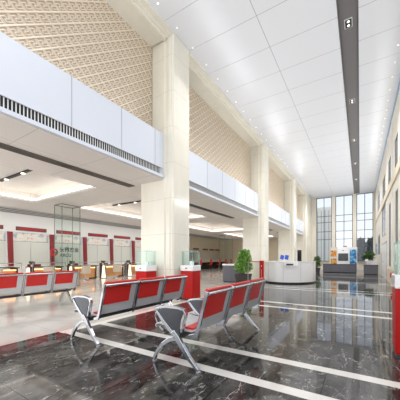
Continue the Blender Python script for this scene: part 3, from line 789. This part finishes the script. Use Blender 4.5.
t = thing('white_card', (.9, 24.2, .76), 'white notice card standing on the short grey counter', 'card')
MB().box(-.2, .2, -.01, .01, .0, .32).build('card', 'white', t)
MB().box(-.2, .2, .01, .1, 0, .012).build('foot', 'white', t)
big_plant((-3.3, 25.1, 0), 'dark green floor plant at the left end of the long grey counter', .85, 17, 'dgrey', 'leafd', 700)
tag(MB().box(XR-.12, XR-.08, 27.9, 28.5, 1.6, 2.6).build('wall_poster', 'bluep'), 'pale blue poster high on the right wall beyond the door', 'poster')

# ------------------------------------------------------------------ camera, world, lights
cam = bpy.data.cameras.new('camera'); co = bpy.data.objects.new('camera', cam); C.objects.link(co)
co.location = (0, 0, 1.3); co.rotation_euler = (PI/2, 0, math.radians(32))
cam.sensor_width = 36; cam.lens = 256/400*36; cam.shift_y = 58/400; cam.clip_end = 300; cam.clip_start = .05
SC.camera = co

w = bpy.data.worlds.new('sky'); SC.world = w; w.use_nodes = True
nt = w.node_tree; bg = nt.nodes['Background']
tc = nt.nodes.new('ShaderNodeTexCoord'); sx = nt.nodes.new('ShaderNodeSeparateXYZ'); rp = nt.nodes.new('ShaderNodeValToRGB')
nt.links.new(tc.outputs['Generated'], sx.inputs[0]); nt.links.new(sx.outputs[2], rp.inputs[0])
rp.color_ramp.elements[0].position = 0; rp.color_ramp.elements[0].color = lin((246, 248, 250))
rp.color_ramp.elements[1].position = .5; rp.color_ramp.elements[1].color = lin((214, 226, 244))
nt.links.new(rp.outputs[0], bg.inputs[0]); bg.inputs[1].default_value = .95

def area(name, loc, rot, sx_, sy_, e, col=(1, 1, 1)):
    l = bpy.data.lights.new(name, 'AREA'); l.shape = 'RECTANGLE'; l.size = sx_; l.size_y = sy_; l.energy = e; l.color = col
    o = bpy.data.objects.new(name, l); C.objects.link(o); o.location = loc; o.rotation_euler = rot; return o
# unseen area lights added as daylight at the open near side and right windows
area('entrance_daylight', (-2, Y0+.1, 4.2), (PI/2, 0, 0), 7, 7, 190, (.97, .98, 1))  # added fill from the open end behind the camera
area('side_hall_daylight', (-11, Y0+.1, 2.0), (PI/2, 0, 0), 10, 3.2, 230, (1, .99, .97))  # added fill to brighten the side hall
for (a, c, z0, z1) in wr[:10]: area('window_daylight', (XR+.1, (a+c)/2, (z0+z1)/2), (0, -PI/2, 0), z1-z0, c-a, 13, (.95, .98, 1))  # emitters added behind the unseen near windows
# unseen area lights added near fascia ledge and string course to brighten the ceiling
area('ledge_uplight', (XR-.25, 4.9, 5.2), (PI, math.radians(-74), 0), .2, 17, 100, (.95, .98, 1))
area('ledge_uplight', (XR-.25, 22.4, 5.2), (PI, math.radians(-74), 0), .2, 17, 260, (.95, .98, 1))
for (ya, yb) in bays: area('ledge_uplight', (-5.3, (ya+yb)/2, 5.2), (PI, math.radians(72), 0), .12, yb-ya-1.6, (6 if ya < 0 else 8)*(yb-ya), (.95, .98, 1))
for y in (2, 7.5, 13, 18.5, 24, 29):  # unseen broad spots added to light the hall evenly
    for x in (-3.6, .4):
        l = bpy.data.lights.new('ceiling_spot', 'SPOT'); l.energy = 85 if y < 5 else 230 if y < 10 else 350 if y < 20 else 400; l.spot_size = math.radians(150); l.spot_blend = 1; l.shadow_soft_size = 1.2; l.color = (1, .99, .98)
        o = bpy.data.objects.new('ceiling_spot', l); C.objects.link(o); o.location = (x, y, ZC-1.22)
for (a, c, d, e) in coves: area('cove_panel', ((a+c)/2, (d+e)/2, ZL+.36), (0, 0, 0), c-a-.4, e-d-.4, 1.7*(c-a)*(e-d), (1, .98, .95))  # added downward fill in each recess, besides the LED strips
for (a, c, d, e) in coves:  # unseen spots under the low ceiling, added to brighten the side hall
    for q in (.25, .75):
        for x in (a+1.0, c+.9):
            l = bpy.data.lights.new('side_hall_spot', 'SPOT'); l.energy = 52 if d < 14 else 90; l.spot_size = math.radians(160); l.spot_blend = 1; l.shadow_soft_size = .5; l.color = (1, .98, .95)
            o = bpy.data.objects.new('side_hall_spot', l); C.objects.link(o); o.location = (x, d+(e-d)*q, ZL-.52)
for y in Yt:  # unseen spots added to brighten the teller wall and desks
    l = bpy.data.lights.new('counter_downlight', 'SPOT'); l.energy = 100; l.spot_size = math.radians(150); l.spot_blend = 1; l.shadow_soft_size = .2; l.color = (1, .98, .96)
    o = bpy.data.objects.new('counter_downlight', l); C.objects.link(o); o.location = (-13.3, y, ZL-.1); o.rotation_euler = (0, math.radians(40), 0)
SC.view_settings.view_transform = 'Standard'; SC.view_settings.look = 'None'
SC.view_settings.exposure = .35; SC.view_settings.gamma = 1; SC.view_settings.use_curve_mapping = False
